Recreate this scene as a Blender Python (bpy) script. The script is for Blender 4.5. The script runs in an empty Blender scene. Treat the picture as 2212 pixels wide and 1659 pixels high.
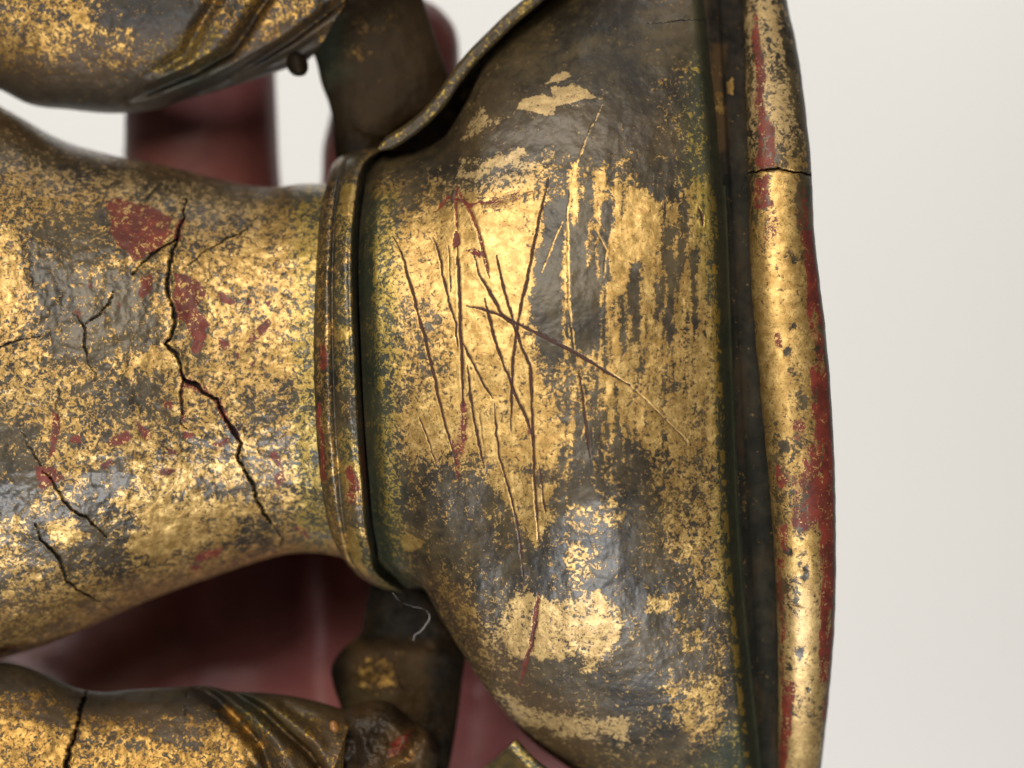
import bpy, math
import numpy as np

# ------------------------------------------------------------------ camera, world, lamps, exposure
S = 0.1024 / 2212.0            # metres per drawing unit (a unit is about 0.046 mm on the figurine)
D = 0.20                       # camera to the front of the figurine, metres
SC = bpy.context.scene
COL = SC.collection

cam_d = bpy.data.cameras.new("camera")
cam = bpy.data.objects.new("camera", cam_d)
COL.objects.link(cam)
cam.location = (0, -D, 0)
cam.rotation_euler = (math.radians(90), 0, 0)
cam_d.sensor_width = 36
cam_d.lens = 36 * D / 0.1024
cam_d.clip_start = 0.005
cam_d.clip_end = 20
cam_d.dof.use_dof = True
cam_d.dof.focus_distance = D + 0.0012
cam_d.dof.aperture_fstop = 10.0
SC.camera = cam

w = bpy.data.worlds.new("World")
SC.world = w
w.use_nodes = True
bg = w.node_tree.nodes["Background"]
bg.inputs[0].default_value = (1.0, 0.93, 0.84, 1)
bg.inputs[1].default_value = 0.065

def lamp(name, loc, target, size, size_y, power, color):
    d = bpy.data.lights.new(name, 'AREA')
    d.shape = 'RECTANGLE'; d.size = size; d.size_y = size_y
    d.energy = power; d.color = color
    o = bpy.data.objects.new(name, d)
    COL.objects.link(o)
    o.location = loc
    import mathutils
    v = mathutils.Vector(target) - mathutils.Vector(loc)
    o.rotation_euler = v.to_track_quat('-Z', 'Y').to_euler()
    return o
lamp("ceiling_lamp", (-0.20, -0.67, 0.34), (0, 0, 0), 0.44, 0.34, 4.9, (1.0, 0.89, 0.73))
lamp("window_lamp", (-0.02, -0.58, -0.46), (0, 0.0, 0), 0.28, 0.15, 4.0, (0.98, 0.97, 0.96))
lamp("overhead_lamp", (0.12, -0.10, 0.70), (0, 0.0, 0), 0.30, 0.10, 0.6, (1.0, 0.95, 0.90))
lamp("added_wall_fill", (-0.1, 0.27, 0.75), (-0.1, 0.65, 0.55), 0.9, 0.3, 6.0, (1.0, 0.99, 0.97))  # added unseen fill behind the hand, aimed at the wall to brighten it
lamp("added_wall_fill", (-0.1, 0.27, -0.75), (-0.1, 0.65, -0.55), 0.9, 0.3, 5.2, (1.0, 0.98, 0.97))  # matching added fill from below, evens out the wall brightness

SC.view_settings.view_transform = 'Standard'
SC.view_settings.look = 'None'
SC.view_settings.exposure = 0.0
SC.view_settings.gamma = 1.0
SC.view_settings.use_curve_mapping = False

# ------------------------------------------------------------------ helpers
RNG = np.random.default_rng(7)
_perm = RNG.permutation(512)
_perm = np.concatenate([_perm, _perm, _perm])
_grad = RNG.normal(size=(512, 2)); _grad /= np.linalg.norm(_grad, axis=1)[:, None]

def perlin(x, y):
    xi = np.floor(x).astype(int); yi = np.floor(y).astype(int)
    xf = x - xi; yf = y - yi
    u = xf*xf*xf*(xf*(xf*6-15)+10); v = yf*yf*yf*(yf*(yf*6-15)+10)
    def g(a, b):
        h = _perm[(_perm[(xi+a) & 511] + ((yi+b) & 511)) & 511]
        gr = _grad[h]
        return gr[..., 0]*(xf-a) + gr[..., 1]*(yf-b)
    a = g(0, 0)*(1-u) + g(1, 0)*u
    b = g(0, 1)*(1-u) + g(1, 1)*u
    return (a*(1-v) + b*v) * 1.5

def fbm(x, y, size, octv=4, rough=0.55, seed=0):
    t = np.zeros_like(x); amp = 1.0; f = 1.0/size; tot = 0
    for i in range(octv):
        t += amp*perlin(x*f + 37.1*i + seed*13.7, y*f + 91.7*i + seed*7.3)
        tot += amp; amp *= rough; f *= 2.03
    return t/tot

class Cv:
    """smooth curve through points (cubic Hermite, limited slopes)"""
    def __init__(self, *pts):
        p = np.array(pts, float); self.x = p[:, 0]; self.y = p[:, 1]
        h = np.diff(self.x); d = np.diff(self.y)/h
        m = np.zeros(len(p)); m[0] = d[0]; m[-1] = d[-1]
        for i in range(1, len(p)-1):
            m[i] = (d[i-1]*h[i] + d[i]*h[i-1])/(h[i]+h[i-1])
        self.m = m
    def __call__(self, q):
        q = np.asarray(q, float)
        qq = np.clip(q, self.x[0], self.x[-1])
        i = np.clip(np.searchsorted(self.x, qq) - 1, 0, len(self.x)-2)
        h = self.x[i+1]-self.x[i]; t = (qq-self.x[i])/h
        r = ((1+2*t)*(1-t)**2*self.y[i] + t*(1-t)**2*h*self.m[i]
             + t*t*(3-2*t)*self.y[i+1] + t*t*(t-1)*h*self.m[i+1])
        return r

def sstep(a, b, x):
    t = np.clip((x-a)/(b-a), 0, 1)
    return t*t*(3-2*t)

def poly_mask(px, py, poly, soft):
    """1 inside the outline, 0 outside, with a soft border"""
    P = np.array(poly, float)
    out = np.zeros(px.shape)
    lo = P.min(0)-soft*2; hi = P.max(0)+soft*2
    sel = (px > lo[0]) & (px < hi[0]) & (py > lo[1]) & (py < hi[1])
    if not sel.any(): return out
    x = px[sel]; y = py[sel]
    dist = np.full(x.shape, 1e9); ins = np.zeros(x.shape, bool)
    n = len(P)
    for i in range(n):
        a = P[i]; b = P[(i+1) % n]
        e = b-a; L = e@e + 1e-9
        t = np.clip(((x-a[0])*e[0]+(y-a[1])*e[1])/L, 0, 1)
        dist = np.minimum(dist, np.hypot(x-a[0]-t*e[0], y-a[1]-t*e[1]))
        c = ((a[1] > y) != (b[1] > y))
        if abs(b[1]-a[1]) > 1e-9:
            ins ^= c & (x < (b[0]-a[0])*(y-a[1])/(b[1]-a[1]) + a[0])
    sd = np.where(ins, dist, -dist)
    out[sel] = sstep(-soft, soft, sd)
    return out

def line_dist(px, py, pts, reach):
    """distance to a polyline and the position along it (0..1)"""
    P = np.array(pts, float)
    d = np.full(px.shape, 1e6); al = np.zeros(px.shape)
    lo = P.min(0)-reach; hi = P.max(0)+reach
    sel = np.nonzero((px > lo[0]) & (px < hi[0]) & (py > lo[1]) & (py < hi[1]))
    if len(sel[0]) == 0: return d, al
    x = px[sel]; y = py[sel]
    seg = np.hypot(*np.diff(P, axis=0).T); cum = np.concatenate([[0], np.cumsum(seg)])
    dd = np.full(x.shape, 1e6); aa = np.zeros(x.shape)
    for i in range(len(P)-1):
        a = P[i]; e = P[i+1]-a; L = e@e+1e-9
        t = np.clip(((x-a[0])*e[0]+(y-a[1])*e[1])/L, 0, 1)
        q = np.hypot(x-a[0]-t*e[0], y-a[1]-t*e[1])
        m = q < dd
        dd[m] = q[m]; aa[m] = (cum[i]+t[m]*seg[i])/cum[-1]
    d[sel] = dd; al[sel] = aa
    return d, al

def world(px, py, dep):
    k = S*(1 + dep*S/D)
    return np.stack([(px-1106.0)*k, dep*S, -(py-829.5)*k], -1)

ROOT_LOC = np.array([0.0, 0.012, 0.0])
def root_empty(name, loc, label, cat):
    o = bpy.data.objects.new(name, None)
    COL.objects.link(o); o.location = loc; o.empty_display_size = 0.01
    o['label'] = label; o['category'] = cat
    return o

def grid_mesh(name, V, mat, parent, closed=True, attrs=None, offset=ROOT_LOC, caps=True):
    """V: (rows, ring, 3) world points -> one smooth mesh"""
    nr, nc = V.shape[:2]
    idx = np.arange(nr*nc).reshape(nr, nc)
    a = idx[:-1]; b = idx[1:]
    if closed:
        a2 = np.roll(a, -1, 1); b2 = np.roll(b, -1, 1)
    else:
        a2 = a[:, 1:]; b2 = b[:, 1:]; a = a[:, :-1]; b = b[:, :-1]
    q = np.stack([a, a2, b2, b], -1).reshape(-1, 4)
    verts = V.reshape(-1, 3) - offset
    polys = [q]
    loops = q.reshape(-1); starts = np.arange(len(q))*4; totals = np.full(len(q), 4)
    if closed and caps:
        for ring in (idx[0][::-1], idx[-1]):
            starts = np.append(starts, len(loops)); totals = np.append(totals, len(ring))
            loops = np.concatenate([loops, ring])
    me = bpy.data.meshes.new(name)
    me.vertices.add(len(verts)); me.vertices.foreach_set('co', verts.astype(np.float32).ravel())
    me.loops.add(len(loops)); me.loops.foreach_set('vertex_index', loops.astype(np.int32))
    me.polygons.add(len(starts))
    me.polygons.foreach_set('loop_start', starts.astype(np.int32))
    me.polygons.foreach_set('loop_total', totals.astype(np.int32))
    me.polygons.foreach_set('use_smooth', np.ones(len(starts), bool))
    me.update(calc_edges=True)
    for k, v in (attrs or {}).items():
        at = me.attributes.new(k, 'FLOAT', 'POINT')
        at.data.foreach_set('value', np.clip(v, 0, 1).astype(np.float32).ravel())
    me.materials.append(mat)
    o = bpy.data.objects.new(name, me)
    COL.objects.link(o)
    if parent is not None: o.parent = parent
    return o

def ring_angles(nf, nb):
    """front half dense, back half coarse"""
    f = np.linspace(-math.pi/2, math.pi/2, nf)
    b = np.linspace(math.pi/2, 1.5*math.pi, nb+2)[1:-1]
    return np.concatenate([f, b])

# ------------------------------------------------------------------ materials
class NT:
    def __init__(self, name):
        self.m = bpy.data.materials.new(name); self.m.use_nodes = True
        self.t = self.m.node_tree; self.t.nodes.clear()
        self.out = self.t.nodes.new('ShaderNodeOutputMaterial')
    def n(self, typ, **kw):
        o = self.t.nodes.new(typ)
        for k, v in kw.items(): setattr(o, k, v)
        return o
    def link(self, a, b): self.t.links.new(a, b)
    def put(self, sock, v):
        if hasattr(v, 'is_output'): self.link(v, sock)
        else: sock.default_value = v
    def math(self, op, a, b=0.0, c=0.0, clamp=False):
        o = self.n('ShaderNodeMath', operation=op); o.use_clamp = clamp
        self.put(o.inputs[0], a); self.put(o.inputs[1], b); self.put(o.inputs[2], c)
        return o.outputs[0]
    def step(self, a, b, x):
        o = self.n('ShaderNodeMapRange', interpolation_type='SMOOTHSTEP')
        self.put(o.inputs['Value'], x); self.put(o.inputs['From Min'], a); self.put(o.inputs['From Max'], b)
        return o.outputs[0]
    def noise(self, vec, scale, detail=4, rough=0.6, dist=0.0, off=0.0):
        o = self.n('ShaderNodeTexNoise', noise_dimensions='4D')
        self.link(vec, o.inputs['Vector']); o.inputs['W'].default_value = off
        o.inputs['Scale'].default_value = scale; o.inputs['Detail'].default_value = detail
        o.inputs['Roughness'].default_value = rough; o.inputs['Distortion'].default_value = dist
        return o.outputs['Fac']
    def attr(self, name):
        o = self.n('ShaderNodeAttribute', attribute_type='GEOMETRY', attribute_name=name)
        return o.outputs['Fac']
    def mix(self, f, a, b):
        o = self.n('ShaderNodeMix', data_type='RGBA')
        self.put(o.inputs[0], f); self.put(o.inputs[6], a); self.put(o.inputs[7], b)
        return o.outputs[2]
    def mixf(self, f, a, b):
        o = self.n('ShaderNodeMix', data_type='FLOAT')
        self.put(o.inputs[0], f); self.put(o.inputs[2], a); self.put(o.inputs[3], b)
        return o.outputs[0]

def C(r, g, b): return (r, g, b, 1)
U = 1.0/S      # noise frequency of one cycle per drawing unit

def gilt_material(name, seed=0.0, matte=0.0, bump=0.22, spec=0.5, coat=0.28, flk=0.0, stretch=(1, 1, 1), fine=1.0,
                  gold=(0.84, 0.590, 0.230), gold2=(0.48, 0.305, 0.100), dark=(0.016, 0.013, 0.009), dark2=(0.078, 0.056, 0.025)):
    k = NT(name)
    tc = k.n('ShaderNodeTexCoord').outputs['Object']
    mp = k.n('ShaderNodeMapping'); k.link(tc, mp.inputs[0]); mp.inputs['Scale'].default_value = stretch
    v = mp.outputs[0]
    nA = k.noise(v, U/60, 5, 0.62, 0.6, seed)
    nB = k.noise(v, U/(16*fine), 4, 0.64, 1.2, seed+3)
    nC = k.noise(tc, U/(7*fine), 3, 0.6, 0.8, seed+7)
    m = k.math('ADD', k.math('MULTIPLY', nA, 0.20), k.math('ADD', k.math('MULTIPLY', nB, 0.50), k.math('MULTIPLY', nC, 0.30)))
    m = k.math('ADD', k.math('MULTIPLY', k.math('SUBTRACT', m, 0.5), 3.6), 0.5)
    G = k.attr('gold'); R = k.attr('red'); LN = k.attr('line'); CR = k.attr('crack'); GR = k.attr('green'); BR = k.attr('brown'); DU = k.attr('dull')
    thr = k.math('SUBTRACT', 1.0, G)
    g = k.step(k.math('SUBTRACT', thr, 0.12), k.math('ADD', thr, 0.12), m)
    # red ground that shows where the gold has gone
    rn = k.math('ADD', R, k.math('ADD', k.math('MULTIPLY', k.math('SUBTRACT', nB, 0.5), 1.8), k.math('MULTIPLY', k.math('SUBTRACT', nC, 0.5), 1.1)))
    r = k.step(0.36, 0.60, rn)
    flakes = k.step(0.66+flk, 0.80+flk, k.math('ADD', m, k.math('MULTIPLY', k.math('SUBTRACT', nC, 0.5), 0.9)))
    r = k.math('MULTIPLY', r, k.math('SUBTRACT', 1.0, k.math('MULTIPLY', flakes, 0.85)))
    n2 = k.noise(tc, U/150, 4, 0.6, 0.3, seed+11)
    n3 = k.noise(tc, U/28, 4, 0.6, 0.3, seed+15)
    tone = k.step(0.38, 0.64, k.math('ADD', k.math('MULTIPLY', n2, 0.6), k.math('MULTIPLY', n3, 0.4)))
    darkc = k.mix(tone, C(*dark), C(*dark2))
    darkc = k.mix(k.math('MULTIPLY', GR, 0.75), darkc, C(0.030, 0.042, 0.026))
    darkc = k.mix(BR, darkc, C(0.075, 0.044, 0.018))
    goldc = k.mix(k.step(0.36, 0.70, n3), C(*gold2), C(*gold))
    thin = k.step(-0.08, 0.34, k.math('SUBTRACT', m, thr))          # leaf rubbed thin towards its edges
    pits = k.step(0.30, 0.52, k.noise(tc, U/(5.0*fine), 3, 0.65, 0.6, seed+21))
    goldc = k.mix(k.math('MULTIPLY', thin, k.mixf(pits, 0.6, 1.0)), C(gold2[0]*0.72, gold2[1]*0.68, gold2[2]*0.64), goldc)
    goldc = k.mix(k.math('MULTIPLY', GR, 0.75), goldc, C(0.40, 0.33, 0.06))
    redc = k.mix(k.step(0.35, 0.7, n3), C(0.085, 0.014, 0.009), C(0.185, 0.027, 0.014))
    goldc = k.mix(k.math('MULTIPLY', DU, 0.8), goldc, C(0.40, 0.305, 0.165))     # rubbed, dusty leaf
    fl = k.math('ADD', k.math('MULTIPLY', k.noise(tc, U/(6.5*fine), 3, 0.7, 1.4, seed+27), 0.75), k.math('MULTIPLY', nA, 0.25))
    goldc = k.mix(k.math('MULTIPLY', k.step(0.545, 0.625, fl), 0.72), goldc, C(0.10, 0.070, 0.026))   # dark flecks in the leaf
    col = k.mix(g, darkc, goldc)
    col = k.mix(r, col, redc)
    col = k.mix(k.step(0.18, 0.62, LN), col, C(0.050, 0.015, 0.011))
    col = k.mix(CR, col, C(0.006, 0.005, 0.004))
    cover = k.math('MULTIPLY', g, k.math('SUBTRACT', 1.0, r))
    clean = k.math('MULTIPLY', k.math('SUBTRACT', 1.0, LN), k.math('SUBTRACT', 1.0, CR))
    met = k.math('MULTIPLY', k.math('MULTIPLY', cover, clean), k.mixf(DU, 0.86, 0.30))
    rough = k.mixf(cover, k.mixf(nC, 0.36+matte, 0.54+matte), k.mixf(nC, 0.40, 0.58))
    rough = k.mixf(k.math('MULTIPLY', r, 0.8), rough, 0.62)
    rough = k.mixf(k.math('MAXIMUM', CR, k.math('MULTIPLY', LN, 0.6)), rough, 0.75)
    # relief: gold leaf stands proud of the lacquer, all of it finely crinkled
    hgt = k.math('ADD', k.math('MULTIPLY', cover, 0.22), k.math('ADD', k.math('MULTIPLY', nC, 0.55), k.math('MULTIPLY', nB, 0.34)))
    bp = k.n('ShaderNodeBump'); bp.inputs['Strength'].default_value = bump
    bp.inputs['Distance'].default_value = 5.0*S
    k.link(hgt, bp.inputs['Height'])
    b = k.n('ShaderNodeBsdfPrincipled')
    k.link(col, b.inputs['Base Color']); k.link(met, b.inputs['Metallic']); k.link(rough, b.inputs['Roughness'])
    k.link(bp.outputs[0], b.inputs['Normal'])
    b.inputs['Specular IOR Level'].default_value = spec
    k.put(b.inputs['Coat Weight'], k.math('MULTIPLY', k.math('MULTIPLY', clean, coat), k.math('SUBTRACT', 1.0, k.math('MULTIPLY', r, 0.75))))
    k.put(b.inputs['Coat Roughness'], k.mixf(n3, 0.20, 0.36))
    b2 = k.n('ShaderNodeBump'); b2.inputs['Strength'].default_value = bump*0.45
    b2.inputs['Distance'].default_value = 5.0*S
    k.link(hgt, b2.inputs['Height']); k.link(b2.outputs[0], b.inputs['Coat Normal'])
    k.link(b.outputs[0], k.out.inputs[0])
    return k.m

def skin_material():
    k = NT("skin")
    tc = k.n('ShaderNodeTexCoord').outputs['Object']
    n1 = k.noise(tc, 90, 4, 0.55); n2 = k.noise(tc, 2500, 3, 0.6)
    col = k.mix(k.step(0.35, 0.65, n1), C(0.155, 0.044, 0.043), C(0.22, 0.074, 0.066))
    bp = k.n('ShaderNodeBump'); bp.inputs['Strength'].default_value = 0.25; bp.inputs['Distance'].default_value = 0.0002
    k.link(n2, bp.inputs['Height'])
    b = k.n('ShaderNodeBsdfPrincipled')
    k.link(col, b.inputs['Base Color']); b.inputs['Roughness'].default_value = 0.5
    b.inputs['Subsurface Weight'].default_value = 0.2
    b.inputs['Subsurface Radius'].default_value = (0.004, 0.0012, 0.0008)
    b.inputs['Subsurface Scale'].default_value = 1.0
    k.link(bp.outputs[0], b.inputs['Normal'])
    k.link(b.outputs[0], k.out.inputs[0])
    return k.m

def plain_material(name, c1, c2, scale, rough, bump=0.0):
    k = NT(name)
    tc = k.n('ShaderNodeTexCoord').outputs['Object']
    n1 = k.noise(tc, scale, 5, 0.6)
    col = k.mix(n1, C(*c1), C(*c2))
    b = k.n('ShaderNodeBsdfPrincipled')
    k.link(col, b.inputs['Base Color']); b.inputs['Roughness'].default_value = rough
    if bump:
        bp = k.n('ShaderNodeBump'); bp.inputs['Strength'].default_value = 0.3; bp.inputs['Distance'].default_value = bump
        k.link(n1, bp.inputs['Height']); k.link(bp.outputs[0], b.inputs['Normal'])
    k.link(b.outputs[0], k.out.inputs[0])
    return k.m

M_BODY = gilt_material("worn_gilt_lacquer", 0.0, coat=0.34)
M_SKIRT = gilt_material("worn_gilt_lacquer_skirt", 5.3)
M_RIM = gilt_material("worn_gilt_rim", 9.1, fine=1.15, bump=0.22, flk=0.09)
M_ARM = gilt_material("worn_gilt_arm", 14.7, coat=0.0, matte=0.08, gold=(0.66, 0.43, 0.135), gold2=(0.38, 0.225, 0.065),
                      dark=(0.015, 0.012, 0.009), dark2=(0.050, 0.037, 0.022))
M_GROOVE = gilt_material('soiled_black_lacquer', 3.3, dark=(0.008, 0.007, 0.006), dark2=(0.030, 0.025, 0.019), matte=0.45, spec=0.15, coat=0.0)
M_SASH = gilt_material('shaded_brown_lacquer', 21.3, matte=0.15, spec=0.12, coat=0.0, dark=(0.004, 0.0035, 0.0025), dark2=(0.015, 0.010, 0.005), gold=(0.45, 0.28, 0.08), gold2=(0.2, 0.12, 0.035))  # darkened lacquer: the shade on the sashes is put into the colour
M_STUMP = gilt_material('broken_dark_wood', 31.3, coat=0.0, matte=0.06, spec=0.3, dark=(0.007, 0.005, 0.004), dark2=(0.030, 0.019, 0.010), gold=(0.50, 0.30, 0.10), gold2=(0.25, 0.13, 0.04))
M_SKIN = skin_material()
M_WALL = plain_material("pale_wall_paint", (0.76, 0.755, 0.735), (0.78, 0.775, 0.755), 3.0, 0.9)

# ------------------------------------------------------------------ the backdrop
def backdrop():
    y = 0.65; h = 1.8
    me = bpy.data.meshes.new("backdrop_wall")
    me.from_pydata([(-h, 0, -h), (h, 0, -h), (h, 0, h), (-h, 0, h), (-h, 0.02, -h), (h, 0.02, -h), (h, 0.02, h), (-h, 0.02, h)], [],
                   [(0, 1, 2, 3), (7, 6, 5, 4), (0, 4, 5, 1), (1, 5, 6, 2), (2, 6, 7, 3), (3, 7, 4, 0)])
    me.materials.append(M_WALL)
    o = bpy.data.objects.new("backdrop_wall", me); COL.objects.link(o)
    o.location = (0, y, 0); o['kind'] = 'structure'
    o['label'] = "plain cream wall far behind the figurine"
backdrop()

# ------------------------------------------------------------------ the figurine
FIG = root_empty("figurine", tuple(ROOT_LOC),
                 "worn gilded lacquer figurine lying sideways, cracked torso, scratched skirt and red-worn base rim", "figurine")

def new_attrs(shape, gold):
    a = {k: np.zeros(shape) for k in ('red', 'line', 'crack', 'green', 'brown', 'dull')}
    a['gold'] = np.full(shape, float(gold))
    return a

def paint(arr, px, py, poly, val, soft=14, warp=10, seed=0):
    wx = px + warp*fbm(px, py, 45, 3, 0.6, seed+1); wy = py + warp*fbm(px, py, 45, 3, 0.6, seed+5)
    m = poly_mask(wx, wy, poly, soft)
    arr += (val-arr)*m

class Painter:
    def __init__(self, px, py, gold):
        self.px = px; self.py = py; self.a = new_attrs(px.shape, gold)
        self.disp = np.zeros(px.shape)      # relief, positive = away from the viewer
        self.wx = 24*fbm(px, py, 75, 5, 0.62, 1); self.wy = 24*fbm(px, py, 75, 5, 0.62, 5)
    def gold(self, poly, val, soft=14, warp=1.0): self._p('gold', poly, val, soft, warp)
    def red(self, poly, val=1.0, soft=7, warp=0.8): self._p('red', poly, val, soft, warp)
    def green(self, poly, val=1.0, soft=20, warp=1.0): self._p('green', poly, val, soft, warp)
    def brown(self, poly, val=1.0, soft=25, warp=1.0): self._p('brown', poly, val, soft, warp)
    def dull(self, poly, val=1.0, soft=25, warp=1.0): self._p('dull', poly, val, soft, warp)
    def _p(self, key, poly, val, soft, warp):
        m = poly_mask(self.px + warp*self.wx, self.py + warp*self.wy, poly, soft)
        self.a[key] += (val-self.a[key])*m
    def crack(self, pts, width=9, depth=14, taper=(0.3, 0.3), jag=5):
        jx = jag*fbm(self.px, self.py, 22, 3, 0.6, 9); jy = jag*fbm(self.px, self.py, 22, 3, 0.6, 12)
        d, al = line_dist(self.px+jx, self.py+jy, pts, width*4+jag)
        wv = width*0.36*(0.7 + 0.9*fbm(self.px, self.py, 40, 2, 0.5, 3))
        if taper[0] > 0: wv = wv*np.clip(al/taper[0], 0.28, 1)
        if taper[1] > 0: wv = wv*np.clip((1-al)/taper[1], 0.28, 1)
        core = 1-sstep(wv*0.75, wv*1.25+0.8, d)
        lip = np.exp(-((d-wv*1.6)/(width*0.7))**2)
        self.disp += core*depth - lip*width*0.12
        self.a['crack'] = np.maximum(self.a['crack'], core)
    def scratch(self, pts, width=5, depth=3, strength=1.0, redden=0.0, goldline=False, jag=3, rough=0.5):
        jx = jag*fbm(self.px, self.py, 26, 3, 0.6, 19); jy = jag*fbm(self.px, self.py, 26, 3, 0.6, 22)
        d, al = line_dist(self.px+jx, self.py+jy, pts, width*4+jag)
        wv = width*0.37*(1 + 1.5*rough*fbm(self.px, self.py, 30, 3, 0.6, 33))*np.clip(np.minimum(al, 1-al)*8, 0.35, 1)
        core = 1-sstep(wv*0.6, wv*1.2+1.0, d)
        if goldline:
            self.a['gold'] += (0.92-self.a['gold'])*core*strength
        elif redden > 0.5:
            self.a['red'] = np.maximum(self.a['red'], core*strength)
        else:
            self.a['line'] = np.maximum(self.a['line'], core*strength*(0.75+0.5*np.clip(fbm(self.px, self.py, 50, 3, 0.6, 61)+0.4, 0, 0.5)))
        lip = np.exp(-((d-wv*1.8)/(width*0.6))**2)
        self.disp += core*depth*0.45 - lip*depth*0.10
        if not goldline and redden < 0.5: self.a['gold'] = np.clip(self.a['gold'] + 0.10*lip*strength*(self.a['gold'] > 0.3), 0, 1)
    def carve(self, pts, width, depth):
        d, al = line_dist(self.px, self.py, pts, width*3)
        f = np.clip(np.minimum(al, 1-al)*6, 0, 1)
        f = np.where(d < width*2.9, 0.25+0.75*f, 0)
        self.disp += depth*np.exp(-(d/width)**2)*f
    def lumps(self, amp, size, octv=4, seed=0, rough=0.5):
        self.disp += amp*fbm(self.px, self.py, size, octv, rough, seed)

def loft(nu, nf, nb, L, R, top, bot, d0, dd, npow=2.0, xpow=1.0):
    """body whose length runs left-right; ring angle th, t = sin th from the upper to the lower outline"""
    th = ring_angles(nf, nb)
    t = np.sin(th); c = np.cos(th)
    u = np.linspace(0, 1, nu)
    Uu, T = np.meshgrid(u, t, indexing='ij')
    X = L(T)*(1-Uu) + R(T)*Uu
    xt = L(-1.0)*(1-u) + R(-1.0)*u; xb = L(1.0)*(1-u) + R(1.0)*u
    tp = top(xt)[:, None]; bt = bot(xb)[:, None]
    Y = (tp+bt)/2 + (bt-tp)/2*T
    prof = np.sign(c)*np.abs(c)**(2.0/npow) if npow != 2 else c
    prof = np.broadcast_to(prof, X.shape)
    xm = L(0.0)*(1-u) + R(0.0)*u
    prof = np.where(prof < 0, prof*0.5, prof)
    dep = d0(xm)[:, None] + dd(xm)[:, None]*(1-prof)
    front = np.broadcast_to(np.clip(c*4, 0, 1), X.shape)
    return X, Y, dep, front, Uu, T

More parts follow.
